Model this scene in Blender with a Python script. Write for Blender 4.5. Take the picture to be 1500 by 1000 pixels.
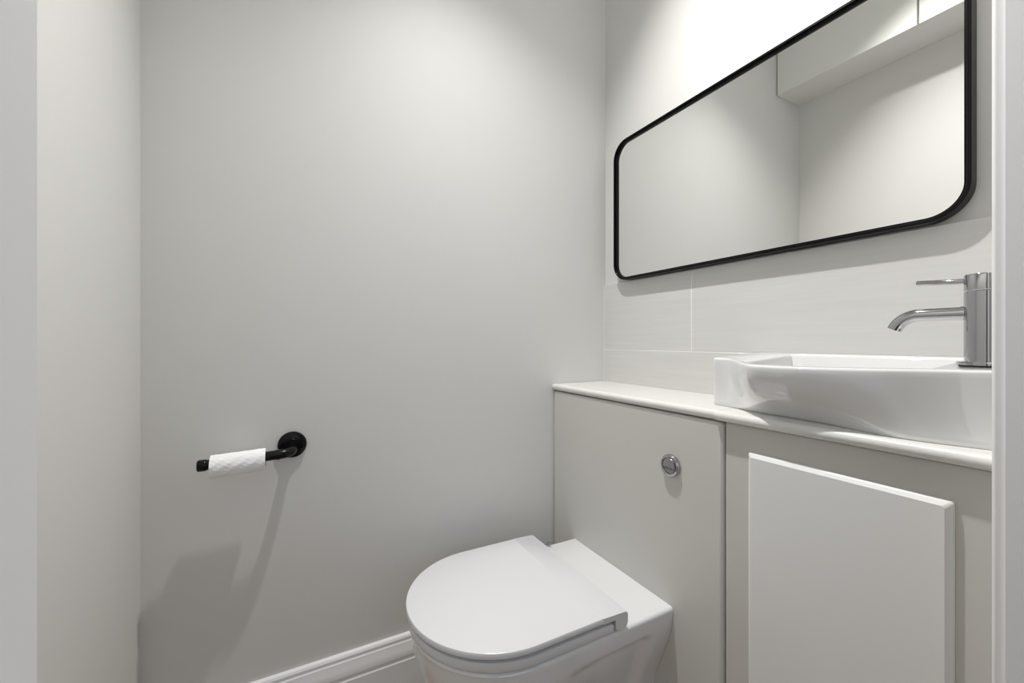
import bpy, bmesh, math, random
from mathutils import Vector, Matrix

random.seed(7)
for _o in list(bpy.data.objects):
    bpy.data.objects.remove(_o)
SC = bpy.context.scene
COL = SC.collection
PI = math.pi

# ------------------------------------------------------------------ camera, light, exposure
cam_d = bpy.data.cameras.new('camera')
cam_d.sensor_width = 36.0
cam_d.lens = 36.0 * 607.0 / 1500.0
cam_d.clip_start = 0.02
cam = bpy.data.objects.new('camera', cam_d)
COL.objects.link(cam)
cam.location = (-0.8965, -1.0491, 0.96)
cam.rotation_euler = (PI / 2, 0, -math.radians(27.797))
SC.camera = cam

W = bpy.data.worlds.new('overcast_sky')
SC.world = W
W.use_nodes = True
W.node_tree.nodes['Background'].inputs[0].default_value = (0.80, 0.89, 1.0, 1)
W.node_tree.nodes['Background'].inputs[1].default_value = 0.12

SPOT = Vector((-0.54, -0.30, 2.312))        # gimbal downlight, tilted away from the back wall
ld = bpy.data.lights.new('downlight_lamp', 'SPOT')
ld.energy = 135
ld.color = (1.0, 0.988, 0.968)
ld.shadow_soft_size = 0.019
ld.spot_size = math.radians(130)
ld.spot_blend = 1.0
lamp = bpy.data.objects.new('downlight_lamp', ld)
COL.objects.link(lamp)
lamp.location = SPOT
lamp.rotation_euler = Vector((0.02, -0.50, -1)).to_track_quat('-Z', 'Y').to_euler()

# daylight arriving through the hall window (behind the camera)
wd = bpy.data.lights.new('hall_daylight', 'AREA')
wd.shape = 'RECTANGLE'
wd.size, wd.size_y = 1.5, 1.3
wd.energy = 9
wd.color = (0.72, 0.83, 1.0)
wl = bpy.data.objects.new('hall_daylight', wd)
COL.objects.link(wl)
wl.location = (-0.75, -2.44, 1.45)
wl.rotation_euler = (PI / 2, 0, 0)

SC.view_settings.view_transform = 'Standard'
SC.view_settings.look = 'None'
SC.view_settings.gamma = 1.0
SC.view_settings.use_curve_mapping = False
SC.view_settings.exposure = -0.50

cy = SC.cycles
cy.caustics_reflective = True
cy.caustics_refractive = True
cy.blur_glossy = 0.0
cy.max_bounces = 14
cy.diffuse_bounces = 8
cy.glossy_bounces = 8
cy.sample_clamp_indirect = 4.0

# ------------------------------------------------------------------ materials
def mat(name, col, rough=0.5, metal=0.0, coat=0.0, bump=0.0, bump_scale=300.0, bump_stretch=None,
        var=0.0, var_scale=3.0, spec=0.5, coat_rough=0.05, dist=0.001):
    m = bpy.data.materials.new(name)
    m.use_nodes = True
    nt = m.node_tree
    b = nt.nodes['Principled BSDF']
    b.inputs['Base Color'].default_value = (*col, 1)
    b.inputs['Roughness'].default_value = rough
    b.inputs['Metallic'].default_value = metal
    b.inputs['Coat Weight'].default_value = coat
    b.inputs['Coat Roughness'].default_value = coat_rough
    b.inputs['Specular IOR Level'].default_value = spec
    tc = nt.nodes.new('ShaderNodeTexCoord')
    if var:
        n = nt.nodes.new('ShaderNodeTexNoise')
        n.inputs['Scale'].default_value = var_scale
        n.inputs['Detail'].default_value = 5
        mp = nt.nodes.new('ShaderNodeMapping')
        if bump_stretch:
            mp.inputs['Scale'].default_value = bump_stretch
        nt.links.new(tc.outputs['Object'], mp.inputs[0])
        nt.links.new(mp.outputs[0], n.inputs['Vector'])
        r = nt.nodes.new('ShaderNodeMapRange')
        r.inputs[1].default_value, r.inputs[2].default_value = 0.3, 0.7
        r.inputs[3].default_value, r.inputs[4].default_value = 1 - var, 1 + var
        nt.links.new(n.outputs['Fac'], r.inputs[0])
        mx = nt.nodes.new('ShaderNodeMix')
        mx.data_type = 'RGBA'
        mx.blend_type = 'MULTIPLY'
        mx.inputs[0].default_value = 1
        mx.inputs[6].default_value = (*col, 1)
        nt.links.new(r.outputs[0], mx.inputs[7])
        nt.links.new(mx.outputs[2], b.inputs['Base Color'])
    if bump:
        n = nt.nodes.new('ShaderNodeTexNoise')
        n.inputs['Scale'].default_value = bump_scale
        n.inputs['Detail'].default_value = 4
        mp = nt.nodes.new('ShaderNodeMapping')
        if bump_stretch:
            mp.inputs['Scale'].default_value = bump_stretch
        nt.links.new(tc.outputs['Object'], mp.inputs[0])
        nt.links.new(mp.outputs[0], n.inputs['Vector'])
        bp = nt.nodes.new('ShaderNodeBump')
        bp.inputs['Strength'].default_value = bump
        bp.inputs['Distance'].default_value = dist
        nt.links.new(n.outputs['Fac'], bp.inputs['Height'])
        nt.links.new(bp.outputs[0], b.inputs['Normal'])
    return m

M_WALL = mat('wall_paint', (0.655, 0.65, 0.633), 0.62, bump=0.12, bump_scale=420, var=0.012, var_scale=2.5)
M_CEIL = mat('ceiling_paint', (0.80, 0.80, 0.785), 0.8)
M_HALL = mat('hall_paint', (0.26, 0.265, 0.28), 0.7)
M_WOODW = mat('white_woodwork', (0.80, 0.80, 0.80), 0.35, bump=0.05, bump_scale=90)
M_TILE = mat('glazed_tile', (0.62, 0.615, 0.60), 0.24, bump=0.10, bump_scale=26, bump_stretch=(1, 0.35, 9),
             var=0.03, var_scale=14, coat=0.2)
M_GROUT = mat('pale_grout', (0.86, 0.86, 0.84), 0.8)
M_TOP = mat('worktop_laminate', (0.73, 0.725, 0.70), 0.22, coat=0.35, bump=0.03, bump_scale=80)
M_PANEL = mat('satin_panel', (0.62, 0.61, 0.58), 0.42, bump=0.10, bump_scale=300)
M_DOORF = mat('satin_door', (0.60, 0.59, 0.555), 0.42, bump=0.06, bump_scale=300)
M_DOORP = mat('white_raised_panel', (0.80, 0.80, 0.79), 0.36)
M_CUP = mat('cupboard_white', (0.76, 0.76, 0.73), 0.45)
M_CERAM = mat('white_ceramic', (0.75, 0.75, 0.75), 0.04, coat=1.0, coat_rough=0.02)
M_SEAT = mat('white_seat_plastic', (0.68, 0.68, 0.685), 0.22)
M_CHROME = mat('chrome', (0.47, 0.47, 0.48), 0.05, metal=1)
M_CHROMED = mat('chrome_satin', (0.50, 0.50, 0.51), 0.18, metal=1)
M_BLACK = mat('black_metal', (0.002, 0.002, 0.002), 0.24, spec=0.25)
M_BLACKF = mat('black_frame', (0.002, 0.002, 0.002), 0.28, spec=0.15)
M_DARK = mat('dark_gap', (0.05, 0.05, 0.05), 0.9)
M_PAPER = mat('toilet_paper', (0.86, 0.86, 0.86), 0.95, bump=0.55, bump_scale=150, bump_stretch=(0.35, 1, 1), dist=0.002)
M_CARD = mat('cardboard_core', (0.45, 0.36, 0.26), 0.9)
M_GLASS = mat('mirror_silvering', (0.90, 0.905, 0.89), 0.0, metal=1)
M_LENS = bpy.data.materials.new('lamp_lens')
M_LENS.use_nodes = True
_b = M_LENS.node_tree.nodes['Principled BSDF']
_b.inputs['Base Color'].default_value = (0.9, 0.9, 0.9, 1)
_b.inputs['Emission Color'].default_value = (1, 0.95, 0.88, 1)
_b.inputs['Emission Strength'].default_value = 8
M_WHITEM = mat('white_lamp_ring', (0.85, 0.85, 0.85), 0.4)

def wood_mat():
    m = bpy.data.materials.new('oak_board')
    m.use_nodes = True
    nt = m.node_tree
    b = nt.nodes['Principled BSDF']
    tc = nt.nodes.new('ShaderNodeTexCoord')
    mp = nt.nodes.new('ShaderNodeMapping')
    mp.inputs['Scale'].default_value = (1.5, 24, 1)
    n = nt.nodes.new('ShaderNodeTexNoise')
    n.inputs['Scale'].default_value = 4
    n.inputs['Detail'].default_value = 8
    cr = nt.nodes.new('ShaderNodeValToRGB')
    cr.color_ramp.elements[0].color = (0.23, 0.165, 0.115, 1)
    cr.color_ramp.elements[1].color = (0.36, 0.275, 0.20, 1)
    nt.links.new(tc.outputs['Object'], mp.inputs[0])
    nt.links.new(mp.outputs[0], n.inputs['Vector'])
    nt.links.new(n.outputs['Fac'], cr.inputs[0])
    nt.links.new(cr.outputs[0], b.inputs['Base Color'])
    b.inputs['Roughness'].default_value = 0.4
    return m
M_WOOD = wood_mat()

# ------------------------------------------------------------------ mesh helpers
def link(name, bm, m, parent=None, smooth=None, bevel=0.0, segs=3, recalc=True):
    if recalc:
        bmesh.ops.recalc_face_normals(bm, faces=bm.faces)
    me = bpy.data.meshes.new(name)
    bm.to_mesh(me)
    bm.free()
    me.materials.append(m)
    o = bpy.data.objects.new(name, me)
    COL.objects.link(o)
    if parent is not None:
        o.parent = parent
        o.matrix_parent_inverse = Matrix.Translation(-Vector(parent.location))
    if bevel:
        bv = o.modifiers.new('bevel', 'BEVEL')
        bv.width = bevel
        bv.segments = segs
        bv.limit_method = 'ANGLE'
        bv.angle_limit = math.radians(40)
        bv.harden_normals = False
        smooth = smooth or 35
    if smooth:
        for p in me.polygons:
            p.use_smooth = True
        me.set_sharp_from_angle(angle=math.radians(smooth))
    return o

def root(name, label, cat, loc, group=None):
    o = bpy.data.objects.new(name, None)
    o.empty_display_size = 0.05
    COL.objects.link(o)
    o.location = loc
    o['label'] = label
    o['category'] = cat
    if group:
        o['group'] = group
    return o

def tag(o, label, cat, group=None):
    o['label'] = label
    o['category'] = cat
    if group:
        o['group'] = group
    return o

def struct(name, bm, m, parent=None, **k):
    o = link(name, bm, m, parent, **k)
    if parent is None:
        o['kind'] = 'structure'
    return o

def box(bm, x0, x1, y0, y1, z0, z1):
    if x0 > x1: x0, x1 = x1, x0
    if y0 > y1: y0, y1 = y1, y0
    if z0 > z1: z0, z1 = z1, z0
    v = [bm.verts.new(p) for p in ((x0, y0, z0), (x1, y0, z0), (x1, y1, z0), (x0, y1, z0),
                                   (x0, y0, z1), (x1, y0, z1), (x1, y1, z1), (x0, y1, z1))]
    for f in ((0, 3, 2, 1), (4, 5, 6, 7), (0, 1, 5, 4), (1, 2, 6, 5), (2, 3, 7, 6), (3, 0, 4, 7)):
        bm.faces.new([v[i] for i in f])
    return bm

def bx(*a):
    return box(bmesh.new(), *a)

def loft(bm, loops, cap0=True, cap1=True, closed=True):
    rows = [[bm.verts.new(p) for p in L] for L in loops]
    n = len(rows[0])
    for a, b in zip(rows[:-1], rows[1:]):
        for i in range(n if closed else n - 1):
            j = (i + 1) % n
            bm.faces.new((a[i], a[j], b[j], b[i]))
    if cap0:
        bm.faces.new(list(reversed(rows[0])))
    if cap1:
        bm.faces.new(rows[-1])
    return rows

def tube(bm, pts, r, n=20, cap=True):
    """round bar along pts; r a number or a list"""
    pts = [Vector(p) for p in pts]
    rs = r if isinstance(r, (list, tuple)) else [r] * len(pts)
    loops = []
    up = None
    for i, p in enumerate(pts):
        t = (pts[min(i + 1, len(pts) - 1)] - pts[max(i - 1, 0)]).normalized()
        if up is None:
            up = Vector((0, 0, 1)) if abs(t.z) < 0.9 else Vector((1, 0, 0))
        u = (up - t * up.dot(t)).normalized()
        up = u
        w = t.cross(u)
        loops.append([p + (u * math.cos(a) + w * math.sin(a)) * rs[i] for a in [2 * PI * k / n for k in range(n)]])
    loft(bm, loops, cap, cap)
    return bm

def lathe(bm, prof, origin, axis, n=40):
    """prof: list of (radius, distance along axis)"""
    o = Vector(origin)
    a = Vector(axis).normalized()
    u = a.orthogonal().normalized()
    w = a.cross(u)
    loops = [[o + a * h + (u * math.cos(t) + w * math.sin(t)) * max(r, 1e-5) for t in [2 * PI * k / n for k in range(n)]]
             for r, h in prof]
    loft(bm, loops, True, True)
    return bm

def arc(c, r, a0, a1, n):
    return [(c[0] + r * math.cos(a0 + (a1 - a0) * i / n), c[1] + r * math.sin(a0 + (a1 - a0) * i / n)) for i in range(n + 1)]

def sstep(a, b, x):
    t = min(1, max(0, (x - a) / (b - a)))
    return t * t * (3 - 2 * t)

# ------------------------------------------------------------------ room shell
XL, YF, ZC = -1.160, -0.9135, 2.33          # left wall, door wall (room face), ceiling
DX0, DX1, DH = -0.9497, -0.266, 2.02         # door opening
struct('wall_back', bx(-1.30, 0.12, 0.0, 0.1, 0, ZC), M_WALL)
struct('wall_right', bx(0.0, 0.12, -1.0135, 0.0, 0, ZC), M_WALL)
struct('wall_left', bx(XL - 0.14, XL, -1.0135, 0.0, 0, ZC), M_WALL)
bm = bmesh.new()
box(bm, XL, DX0, YF - 0.1, YF, 0, ZC)
box(bm, DX1, 0.0, YF - 0.1, YF, 0, ZC)
box(bm, DX0, DX1, YF - 0.1, YF, DH, ZC)
struct('wall_front', bm, M_WALL)
struct('ceiling', bx(-2.4, 0.9, -2.6, 0.1, ZC, ZC + 0.1), M_CEIL)

# door lining and the architrave on the room side
d1 = struct('door_1', bx(DX1 - 0.0005, DX1 + 0.004, YF - 0.102, YF + 0.001, 0, DH), M_WOODW)
link('door_lining', bx(DX0 - 0.004, DX0 + 0.0005, YF - 0.102, YF + 0.001, 0, DH), M_WOODW, d1)
link('door_lining', bx(DX0, DX1, YF - 0.102, YF + 0.001, DH - 0.0005, DH + 0.004), M_WOODW, d1)
bm = bmesh.new()
prof = [(0.004, 0.0), (0.004, 0.010), (0.010, 0.0125), (0.050, 0.0125), (0.055, 0.009), (0.055, 0.0)]
loft(bm, [[(DX1 + a, YF + b, 0.0) for a, b in prof], [(DX1 + a, YF + b, DH) for a, b in prof]])
link('architrave', bm, M_WOODW, d1, bevel=0.002)
bm = bmesh.new()
loft(bm, [[(DX0 - a, YF + b, 0.0) for a, b in prof], [(DX0 - a, YF + b, DH) for a, b in prof]])
link('architrave', bm, M_WOODW, d1, bevel=0.002)

# floor: oak boards on a sub-floor
fl = struct('floor', bx(-2.4, 0.9, -2.6, 0.1, -0.08, -0.012), M_DARK)
bw = 0.14
k = 0
proto = None
y = 0.0
while y > -2.5:
    o = link('floor_board', bx(-2.3, 0.8, y - bw + 0.0015, y, -0.0125, 0.0), M_WOOD, fl, bevel=0.0012, segs=1)
    y -= bw
    k += 1

# hall around the camera
struct('wall_hall_left', bx(-2.4, -2.3, -2.5, -1.0135, 0, ZC), M_HALL)
struct('wall_hall_right', bx(0.8, 0.9, -2.5, -1.0135, 0, ZC), M_HALL)
bm = bmesh.new()
box(bm, -2.3, XL - 0.14, -1.0135, -0.9135, 0, ZC)
box(bm, 0.12, 0.8, -1.0135, -0.9135, 0, ZC)
struct('wall_hall_front', bm, M_HALL)
bm = bmesh.new()
wx0, wx1, wz0, wz1 = -1.5, 0.0, 0.8, 2.1
box(bm, -2.4, wx0, -2.5, -2.4, 0, ZC)
box(bm, wx1, 0.9, -2.5, -2.4, 0, ZC)
box(bm, wx0, wx1, -2.5, -2.4, 0, wz0)
box(bm, wx0, wx1, -2.5, -2.4, wz1, ZC)
struct('wall_hall_back', bm, M_HALL)
bm = bmesh.new()
for a in (wx0, (wx0 + wx1) / 2 - 0.025, wx1 - 0.05):
    box(bm, a, a + 0.05, -2.49, -2.45, wz0, wz1)
for a in (wz0, wz1 - 0.05):
    box(bm, wx0, wx1, -2.488, -2.452, a, a + 0.05)
struct('window_1', bm, M_WOODW)

# skirting on the back wall
SK = 0.228
prof = [(0.0, 0.0), (0.019, 0.0), (0.019, SK - 0.058), (0.0165, SK - 0.054), (0.0165, SK - 0.050), (0.0185, SK - 0.046),
        (0.0185, SK - 0.040), (0.0165, SK - 0.030), (0.013, SK - 0.020), (0.0125, SK - 0.016), (0.0105, SK - 0.013),
        (0.0105, SK - 0.006), (0.008, SK - 0.0015), (0.004, SK), (0.0, SK)]
bm = bmesh.new()
loft(bm, [[(XL, -a, b) for a, b in prof], [(-0.2, -a, b) for a, b in prof]])
struct('baseboard_back', bm, M_WOODW, smooth=25)
bm = bmesh.new()
loft(bm, [[(XL + a, -0.0195, b) for a, b in prof], [(XL + a, YF, b) for a, b in prof]])
struct('baseboard_left', bm, M_WOODW, smooth=25)

# tiles on the right wall: separate slabs with pale joints
wall_r = bpy.data.objects['wall_right']
link('grout', bx(-0.0074, 0.001, -0.8995, -0.0005, 0.82, 1.1395), M_GROUT, wall_r)
TJ, TT, TB = 0.9350, 1.1405, 0.80
G = 0.0012
for (ya, yb, za, zb) in ((-0.0015, -0.3345, TJ, TT), (-0.3345, -0.8995, TJ, TT), (-0.0015, -0.6, TB, TJ), (-0.6, -0.8995, TB, TJ)):
    link('tile', bx(-0.008, -0.0003, ya - G, yb + G, za + G, zb - (0 if zb == TT else G)), M_TILE, wall_r, bevel=0.0004, segs=1)

# ------------------------------------------------------------------ cistern boxing, vanity unit and their worktops
XP = -0.2036       # face of the cistern panel
XV = -0.1975       # face of the vanity door frame
WT, WB = 0.8325, 0.8145
SEAM = -0.5475
t = root('cistern_unit', 'satin grey boxed cistern unit behind the toilet with chrome flush button', 'cabinet', (-0.1, -0.27, 0))
link('carcass', bx(XP + 0.018, -0.001, -0.559, -0.001, 0.0, WB - 0.0005), M_PANEL, t)
link('front_panel', bx(XP, XP + 0.0175, -0.5585, -0.0025, 0.05, 0.8112), M_PANEL, t, bevel=0.007, segs=4)
link('plinth', bx(XP + 0.012, XP + 0.03, -0.5585, -0.0025, 0.0, 0.048), M_PANEL, t)
ft = Vector((XP, -0.4445, 0.7040))
fb = lathe(bmesh.new(), [(0.0225, 0.0), (0.0232, 0.002), (0.0228, 0.0065), (0.0212, 0.0088), (0.0182, 0.0095), (0.0172, 0.0088), (0.0168, 0.006), (0.0, 0.006)], ft, (-1, 0, 0), 48)
fbo = link('flush_button', fb, M_CHROME, t, smooth=40)
fbo['label'] = 'round chrome dual flush button'
def half_button(z0, z1, h):
    b = bmesh.new()
    R = 0.0160
    loops = []
    for s, d in ((1.0, 0.0055), (1.0, h - 0.001), (0.93, h)):
        pts = []
        for i in range(41):
            zz = z0 + (z1 - z0) * i / 40
            yy = math.sqrt(max(R * R - zz * zz, 0))
            pts.append((yy * s, zz))
        pts2 = pts + [(-a, c) for a, c in reversed(pts)]
        mid = (z0 + z1) / 2
        loops.append([(ft.x - d, ft.y + a, ft.z + mid + (c - mid) * s) for a, c in pts2])
    loft(b, loops)
    bmesh.ops.remove_doubles(b, verts=b.verts, dist=1e-6)
    return b
link('large_button', half_button(-0.0045, 0.0155, 0.0095), M_CHROMED, fbo, smooth=30)
link('small_button', half_button(-0.0155, -0.0062, 0.0085), M_CHROME, fbo, smooth=30)

def slab(x0, x1, y0, y1):
    """worktop slab with a bull-nosed front edge"""
    r = 0.0085
    h = (WT - WB) / 2
    pr = [(x1, WB), (x1, WT)]
    pr += [(x0 + r + r * math.cos(a), WT - h + h * math.sin(a)) for a in [PI / 2 + PI * i / 12 for i in range(13)]]
    b = bmesh.new()
    loft(b, [[(a, y0, c) for a, c in pr], [(a, y1, c) for a, c in pr]])
    return b
o = link('cistern_worktop', slab(-0.2075, -0.0085, -0.0015, SEAM + 0.0006), M_TOP, smooth=35)
tag(o, 'short white worktop slab on top of the cistern unit, left of the seam', 'worktop')
o = link('vanity_worktop', slab(-0.2125, -0.0085, SEAM - 0.0006, -0.8985), M_TOP, smooth=35)
tag(o, 'white worktop slab carrying the basin, right of the seam', 'worktop')

t = root('vanity_unit', 'grey vanity cupboard under the basin with white raised door panel', 'cabinet', (-0.1, -0.73, 0))
link('carcass', bx(XV + 0.0205, -0.001, -0.8985, -0.5600, 0.0, WB - 0.0005), M_DOORF, t)
d = link('door', bx(XV, XV + 0.020, -0.8965, -0.5608, 0.05, WB - 0.002), M_DOORF, t, bevel=0.0015, segs=2)
py0, py1, pz1, pz0, pt, pb = -0.8585, -0.606, 0.769, 0.115, 0.009, 0.007
bm = bmesh.new()
loft(bm, [[(XV + 0.001, py0, pz0), (XV + 0.001, py1, pz0), (XV + 0.001, py1, pz1), (XV + 0.001, py0, pz1)],
          [(XV - 0.004, py0, pz0), (XV - 0.004, py1, pz0), (XV - 0.004, py1, pz1), (XV - 0.004, py0, pz1)],
          [(XV - pt, py0 + pb, pz0 + pb), (XV - pt, py1 - pb, pz0 + pb), (XV - pt, py1 - pb, pz1 - pb), (XV - pt, py0 + pb, pz1 - pb)]])
rp = link('raised_panel', bm, M_DOORP, d, bevel=0.003, segs=3)
rp['label'] = 'white raised door panel with bevelled edges'
link('plinth', bx(XV + 0.012, XV + 0.03, -0.8985, -0.5600, 0.0, 0.048), M_DOORF, t)

# ------------------------------------------------------------------ toilet
CYT = -0.2765
t = root('toilet', 'white back to wall toilet with closed slim lid', 'toilet', (-0.45, CYT, 0))
def dshape(xr, xs, xf, hr, hf, n=28, m=10, k=6):
    """outline: rear edge at xr, straight sides to xs, elliptical nose to xf. starts rear right, goes via the nose"""
    pts = []
    for i in range(m):
        f = i / m
        pts.append((xr + (xs - xr) * f, -(hr + (hf - hr) * f)))
    for i in range(n + 1):
        a = -PI / 2 + PI * i / n
        pts.append((xs + (xf - xs) * math.cos(a), hf * math.sin(a)))
    for i in range(1, m + 1):
        f = i / m
        pts.append((xs + (xr - xs) * f, hf + (hr - hf) * f))
    for i in range(1, k):
        pts.append((xr, hr - 2 * hr * i / k))
    return pts
XR = XP - 0.0005
ZP = 0.412
secs = []
N = 64
for i in range(N):
    f = i / (N - 1)
    z = f * (ZP - 0.012)
    # half width at the wall, half width at the nose, nose position
    hr = 0.118 + 0.0535 * sstep(0.19, 0.405, z) + 0.004 * (1 - sstep(0.0, 0.12, z))
    hf = 0.112 + 0.062 * sstep(0.10, 0.385, z)
    xf = -0.560 - 0.139 * (sstep(0.06, 0.41, z) ** 0.9)
    xs = -0.42 - 0.10 * sstep(0.06, 0.41, z)
    pts = dshape(XR, xs, xf, hr, hf, n=32, m=32)
    L = []
    for (x, yy) in pts:
        # shallow sculpted recess in both flanks
        dz = sstep(0.377, 0.357, z)
        dr = sstep(0.052, 0.076, XR - x)
        df = 1 - sstep(0.17, 0.30, XR - x)
        s = 1 if yy > 0 else -1
        yy2 = yy - s * 0.014 * dz * dr * df if abs(yy) > 0.05 else yy
        L.append((x, CYT + yy2, z))
    secs.append(L)
top = dshape(XR, -0.523, -0.7005, 0.1715, 0.1745, n=32, m=32)
for (ins, z) in ((0.0, ZP - 0.006), (0.0015, ZP - 0.003), (0.004, ZP - 0.0008), (0.008, ZP)):
    secs.append([(min(XR, x + ins * (1 if x < -0.5 else 0)), CYT + yy * (1 - ins / 0.175), z) for x, yy in top])
secs.append([(XR + (x - XR) * 0.55, CYT + yy * 0.5, ZP) for x, yy in top])
bm = bmesh.new()
loft(bm, secs)
link('pan', bm, M_CERAM, t, smooth=38)

# seat
def plate(xr, xs, xf, hw, levels, n=48):
    L = []
    for ins, z in levels:
        o_ = dshape(xr - ins, xs, xf + ins, hw - ins, hw - ins, n=n)
        L.append([(x, CYT + yy, z) for x, yy in o_])
    b = bmesh.new()
    loft(b, L)
    return b
ZS = ZP + 0.0012
link('seat', plate(-0.366, -0.528, -0.7040, 0.1750, [(0.004, ZS), (0.0012, ZS + 0.0015), (0, ZS + 0.004), (0, ZS + 0.0140), (0.0015, ZS + 0.0172), (0.005, ZS + 0.0184)]),
     M_SEAT, t, smooth=40)
for s in (-0.12, 0.12):
    link('seat_buffer', bx(-0.56, -0.53, CYT + s - 0.01, CYT + s + 0.01, ZS + 0.0189, ZS + 0.0236), M_SEAT, t)
# lid: main leaf, rear strip folding slightly down, rounded hinge barrel at the back
ZL = 0.4495
XH, XFOLD, XN = -0.331, -0.392, -0.7075
HW = 0.1760
lo = [(0.003, ZL - 0.0118), (0.0, ZL - 0.0100), (0.0, ZL - 0.0035), (0.0012, ZL - 0.0010), (0.0035, ZL)]
loops = []
for ins, z in lo:
    o_ = dshape(XFOLD, -0.532, XN + ins, HW - ins, HW - ins, n=56)
    loops.append([(x, CYT + yy, z) for x, yy in o_])
bm = bmesh.new()
loft(bm, loops)
# rear strip
drop = 0.0022
sec = []
prof = [(XFOLD, ZL), (XH - 0.008, ZL - drop), (XH - 0.003, ZL - drop - 0.0015), (XH, ZL - drop - 0.006)]
prof += [(XH - 0.0125 + 0.0125 * math.cos(a), ZL - 0.0215 + 0.0125 * math.sin(a)) for a in [-PI / 2 * i / 8 for i in range(1, 9)]]
prof += [(XH - 0.024, ZL - 0.034), (XH - 0.030, ZL - 0.030), (XH - 0.031, ZL - 0.0118), (XFOLD, ZL - 0.0118)]
for yy, sc in ((-HW, 0), (-HW + 0.0015, 1), (HW - 0.0015, 1), (HW, 0)):
    e = 0.0008 if sc == 0 else 0
    sec.append([(x + (e if x > -0.36 and x < -0.345 else 0) - (e if x > -0.345 else 0), CYT + yy, z - (e if z > ZL - 0.006 else 0)) for x, z in prof])
loft(bm, sec)
link('lid', bm, M_SEAT, t, smooth=30)
hp = lathe(bmesh.new(), [(0.0052, -0.001), (0.0052, 0.0035), (0.0060, 0.0040), (0.0060, 0.0075), (0.0048, 0.0090), (0.0, 0.0093)],
           (-0.291, -0.1135, ZP), (0, 0, 1), 24)
hpo = link('hinge_bolt', hp, M_CHROME, t, smooth=40)
hpo['label'] = 'small chrome hinge bolt'

# ------------------------------------------------------------------ toilet roll holder and roll
HX, HZ, HY = -0.899, 0.7305, -0.054
t = root('toilet_roll_holder', 'matt black open arm toilet roll holder on the back wall', 'toilet roll holder', (HX, 0, HZ))
link('wall_plate', lathe(bmesh.new(), [(0.0285, 0.0002), (0.029, 0.002), (0.0285, 0.0055), (0.026, 0.0075), (0.014, 0.0085), (0.012, 0.012), (0.0, 0.012)], (HX, 0, HZ), (0, -1, 0), 56), M_BLACK, t, smooth=35)
R0 = 0.022
dz = (0.7165 - HZ) / (1.058 - 0.90)
pts = [(HX, -0.008, HZ - 0.003), (HX, HY + R0, HZ - 0.0055)]
for i in range(1, 11):
    a = PI / 2 * i / 10
    pts.append((HX - R0 + R0 * math.cos(a), HY + R0 - R0 * math.sin(a), HZ - 0.0055 - 0.0015 * i / 10))
zb0 = pts[-1][2]
XE = -1.047
pts.append((XE, HY, 0.7185))
link('arm', tube(bmesh.new(), pts, 0.0098, 28), M_BLACK, t, smooth=50)
xa = pts[-2][0]
link('collar', tube(bmesh.new(), [(xa - 0.001, HY, zb0), (xa - 0.007, HY, zb0 - 0.0004)], 0.0106, 28), M_BLACK, t, smooth=50)
link('end_cap', lathe(bmesh.new(), [(0.009, 0), (0.0105, 0.001), (0.0112, 0.003), (0.0112, 0.013), (0.0100, 0.0155), (0.0, 0.0158)], (XE + 0.001, HY, 0.7185), (-1, 0, -0.02), 32), M_BLACK, t, smooth=40)

rx0, rx1 = -1.0405, -0.9475
def zb(x):
    return zb0 + (0.7185 - zb0) * (x - xa) / (XE - xa)
t = root('toilet_roll', 'nearly used up white toilet roll on the black holder', 'toilet roll', ((rx0 + rx1) / 2, HY, zb((rx0 + rx1) / 2)))
ci, co = 0.0150, 0.0162
dzr = ci - 0.0098
def ring(x, r, n=64, wob=0.0):
    return [(x, HY + r * math.cos(a), zb(x) - dzr + r * math.sin(a)) for a in [2 * PI * k / n for k in range(n)]]
bm = bmesh.new()
nseg = 40
loops = [ring(rx0, co)] + [ring(rx0, 0.0218)]
for i in range(nseg + 1):
    x = rx0 + (rx1 - rx0) * i / nseg
    n = 64
    L = []
    for k in range(n):
        a = 2 * PI * k / n
        r = 0.0222 + 0.00035 * math.sin(a * 9 + x * 260) + 0.00022 * math.sin(a * 17 - x * 520 + 1.3) + random.uniform(-1, 1) * 0.00007
        L.append((x, HY + r * math.cos(a), zb(x) - dzr + r * math.sin(a)))
    loops.append(L)
loops += [ring(rx1, co)]
loft(bm, loops, False, False)
link('paper', bm, M_PAPER, t, smooth=60)
bm = bmesh.new()
loft(bm, [ring(rx0, ci), ring(rx0, co), ring(rx1, co), ring(rx1, ci), ring(rx0, ci)], False, False)
link('cardboard_core', bm, M_CARD, t, smooth=40)

# ------------------------------------------------------------------ mirror
MY0, MY1, MZ0, MZ1, MD, MR = -0.829, -0.071, 1.1430, 1.5600, 0.030, 0.052
t = root('wall_mirror', 'wide mirror with rounded corners and thin black metal frame', 'mirror', (0, (MY0 + MY1) / 2, MZ0))
def rrect(ins, x, n=14):
    y0, y1, z0, z1, r = MY0 + ins, MY1 - ins, MZ0 + ins, MZ1 - ins, MR - ins
    p = []
    for c, a0 in (((y1 - r, z1 - r), 0), ((y0 + r, z1 - r), PI / 2), ((y0 + r, z0 + r), PI), ((y1 - r, z0 + r), 1.5 * PI)):
        p += arc(c, r, a0, a0 + PI / 2, n)
    return [(x, a, b) for a, b in p]
bm = bmesh.new()
XB = -0.0085
loft(bm, [rrect(0.0, XB), rrect(0.0, -MD + 0.0008), rrect(0.0008, -MD), rrect(0.0045, -MD), rrect(0.0050, -MD + 0.0006),
          rrect(0.0052, -MD + 0.004), rrect(0.0085, -MD + 0.0045), rrect(0.0088, -MD + 0.0055), rrect(0.0090, -MD + 0.0105), rrect(0.012, XB), rrect(0.0, XB)], False, False)
link('frame', bm, M_BLACKF, t, smooth=30)
bm = bmesh.new()
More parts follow.
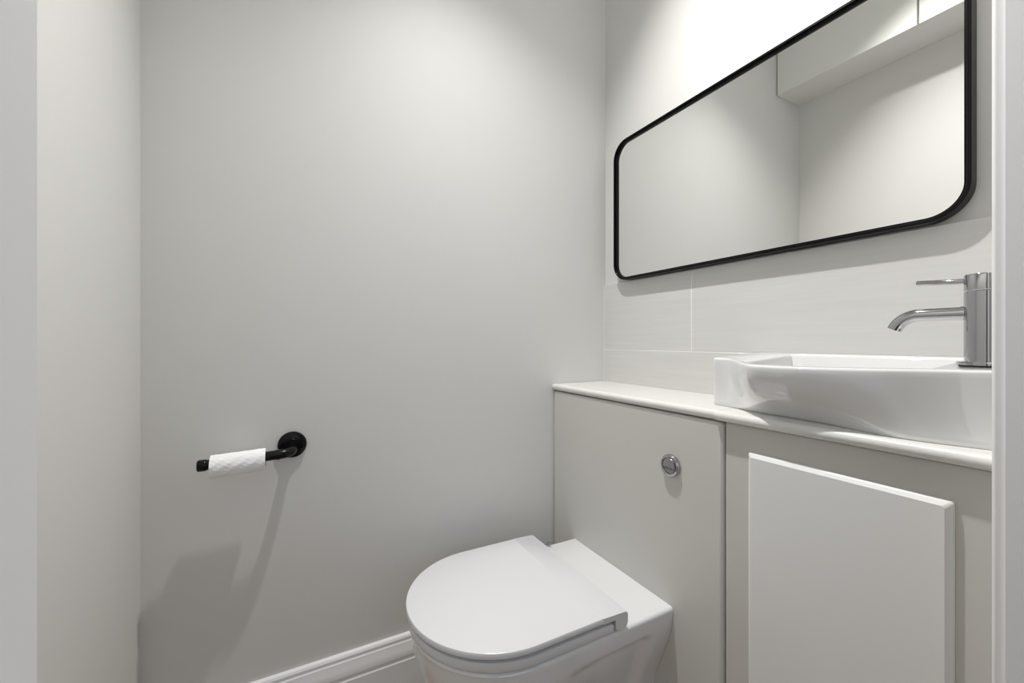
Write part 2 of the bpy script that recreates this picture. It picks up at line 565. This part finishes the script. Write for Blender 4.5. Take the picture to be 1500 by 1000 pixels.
loft(bm, [rrect(0.0105, XB), rrect(0.0091, -MD + 0.0095)])
link('mirror_glass', bm, M_GLASS, t)

# ------------------------------------------------------------------ basin
BY0, BY1 = -0.494, -0.8975
XBK = -0.0088
def xr(y):
    """front rim: narrow wing, S-curve, full bowl that narrows again towards the tap"""
    s = sstep(0.515, 0.640, -y)
    bowl = 0.233 - 0.070 * max(0, (-y - 0.68) / 0.22) ** 1.4
    return -(0.148 * (1 - s) + bowl * s)
def xbt(y):
    s = sstep(0.52, 0.62, -y)
    q = 0.166 + 0.028 * math.exp(-((-y - 0.805) / 0.075) ** 2)
    return -(0.148 * (1 - s) + q * s)
ys = []
NF = 60
RC = 0.012
def outline(fx):
    p = []
    for i in range(8):
        p.append((XBK + (fx(BY0) + RC - XBK) * i / 8, BY0, 'l'))
    for i in range(7):
        a = PI / 2 * i / 6
        p.append((fx(BY0 - RC) + RC - RC * math.sin(a), BY0 - RC + RC * math.cos(a), 'f'))
    for i in range(1, NF + 1):
        yy = BY0 - RC + (BY1 - BY0 + RC) * i / NF
        p.append((fx(yy), yy, 'f'))
    for i in range(1, 8):
        p.append((fx(BY1) + (XBK - fx(BY1)) * i / 8, BY1, 'r'))
    for i in range(40):
        p.append((XBK, BY1 + (BY0 - BY1) * i / 40, 'b'))
    return p
ob, ot = outline(xbt), outline(xr)
ZR0, SLOPE = 0.9370, 0.068
def zt(x):
    return ZR0 + SLOPE * (x - XBK)
def lerp(a, b, f):
    return a + (b - a) * f
loops = []
for s in [0, 0.02, 0.05, 0.1, 0.17, 0.25, 0.34, 0.44, 0.55, 0.66, 0.77, 0.87, 0.94]:
    g = 1 - (1 - s) ** 2.4
    e = -0.002 * (1 - sstep(0, 0.05, s))
    loops.append([(lerp(a[0], b[0], g) - (e if a[2] == 'f' else 0), lerp(a[1], b[1], g), lerp(WT + 0.0002, zt(b[0]) - 0.0045, s / 0.94)) for a, b in zip(ob, ot)])
def inset(p, d):
    x, yy, k = p
    if k == 'f': return (x + d, min(yy, BY0 - d))
    if k == 'l': return (min(x, XBK), yy - d)
    return (x, yy)
for d_, h_ in ((0.0004, 0.0028), (0.0014, 0.0012), (0.003, 0.0003), (0.0055, 0.0)):
    loops.append([(inset(p, d_)[0], inset(p, d_)[1], zt(p[0]) - h_) for p in ot])
IY0, IY1 = -0.588, -0.832
def inner(p, d, z):
    x, yy, k = p
    yc = min(IY0 - d, max(IY1 + d, yy))
    if k == 'b':
        xx = XBK - 0.030 - d
    else:
        xf_ = xr(yc) + 0.013 + d
        if k == 'f':
            u = (yy - (IY1)) / (IY0 - IY1)
            xx = xf_ if 0 <= u <= 1 else (lerp(xf_, XBK - 0.03 - d, sstep(IY0, BY0 - RC, yy)) if yy > IY0 else lerp(xf_, XBK - 0.03 - d, min(1, (IY1 - yy) / (IY1 - BY1)) * 0.5))
        elif k == 'l':
            xx = XBK - 0.03 - d
        else:
            f = (x - xr(BY1)) / (XBK - xr(BY1))
            xx = lerp(lerp(xf_, XBK - 0.03 - d, 0.5), XBK - 0.03 - d, f)
    return (xx, yc, zt(xx) - z)
for d_, z_ in ((0.0, 0.0), (0.0015, 0.001), (0.003, 0.004), (0.006, 0.03), (0.012, 0.055), (0.028, 0.068), (0.05, 0.072)):
    loops.append([inner(p, d_, z_) for p in ot])
bm = bmesh.new()
loft(bm, loops)
bmesh.ops.remove_doubles(bm, verts=bm.verts, dist=2e-5)
t = root('basin', 'white ceramic countertop basin with curved front on the vanity worktop', 'basin', (-0.1, -0.7, WT))
link('bowl', bm, M_CERAM, t, smooth=50)
link('waste', lathe(bmesh.new(), [(0.02, 0), (0.021, 0.002), (0.018, 0.004), (0.0, 0.0045)], (-0.13, -0.70, zt(-0.13) - 0.0719), (0, 0, 1), 24), M_CHROME, t, smooth=40)

# ------------------------------------------------------------------ tap
TX, TY = -0.117, -0.8650
tz = zt(TX)
t = root('basin_tap', 'chrome single lever mixer tap on the right end of the basin', 'tap', (TX, TY, tz))
TR = 0.0205
link('base_ring', lathe(bmesh.new(), [(0.0275, 0.0), (0.0275, 0.0030), (0.0265, 0.0042), (0.0, 0.0042)], (TX, TY, tz + 0.0002), (0, 0, 1), 48), M_CHROME, t, smooth=35)
link('body', lathe(bmesh.new(), [(TR, 0.0), (TR, 0.0895), (TR - 0.0006, 0.0902), (0, 0.0902)], (TX, TY, tz + 0.0043), (0, 0, 1), 64), M_CHROME, t, smooth=35)
link('cap', lathe(bmesh.new(), [(TR - 0.0006, 0.0), (TR, 0.0007), (TR, 0.0195), (TR - 0.001, 0.021), (0, 0.021)], (TX, TY, tz + 0.0953), (0, 0, 1), 64), M_CHROME, t, smooth=35)
zs = 0.9970
sp = [(TX, TY + 0.012, zs), (TX, TY + 0.022, zs), (TX, TY + 0.045, zs), (TX, -0.802, zs)]
rb = 0.031
for i in range(1, 13):
    a = math.radians(68) * i / 12
    sp.append((TX, -0.802 + rb * math.sin(a), zs - rb * (1 - math.cos(a))))
bm = tube(bmesh.new(), sp, 0.0086, 32)
link('spout', bm, M_CHROME, t, smooth=50)
link('spout_collar', tube(bmesh.new(), [(TX, TY + TR - 0.003, zs), (TX, TY + TR + 0.0025, zs)], 0.0094, 32), M_CHROME, t, smooth=50)
link('lever', tube(bmesh.new(), [(TX, TY + 0.014, 1.0385), (TX, -0.7985, 1.0418), (TX, -0.7975, 1.0418)], [0.0036, 0.0034, 0.0028], 20), M_CHROME, t, smooth=50)

# ------------------------------------------------------------------ wall cupboard on the left wall (seen in the mirror)
CB = 2.016
t = root('wall_cupboard', 'white two door high cupboard along the left wall, reflected in the mirror', 'cabinet', (XL, -0.45, CB))
link('carcass', bx(XL + 0.0005, -1.0045, -0.899, -0.0012, CB + 0.004, ZC - 0.001), M_CUP, t)
for ya, yb in ((-0.4560, -0.0045), (-0.8970, -0.4610)):
    link('door', bx(-1.0035, -0.985, ya, yb, CB, ZC - 0.004), M_CUP, t, bevel=0.0012, segs=2)

# ------------------------------------------------------------------ ceiling downlight
t = root('downlight', 'recessed round white ceiling downlight above the toilet', 'ceiling light', (SPOT.x, SPOT.y, ZC))
link('trim_ring', lathe(bmesh.new(), [(0.028, 0.0), (0.042, 0.0), (0.042, 0.003), (0.038, 0.006), (0.030, 0.006), (0.028, 0.003), (0.028, 0.0)], (SPOT.x, SPOT.y, ZC - 0.0004), (0, 0, -1), 48), M_WHITEM, t, smooth=35)
link('lens', lathe(bmesh.new(), [(0.027, 0.0), (0.027, 0.001), (0.0, 0.0015)], (SPOT.x, SPOT.y, ZC - 0.0004), (0, 0, -1), 32), M_LENS, t, smooth=35)
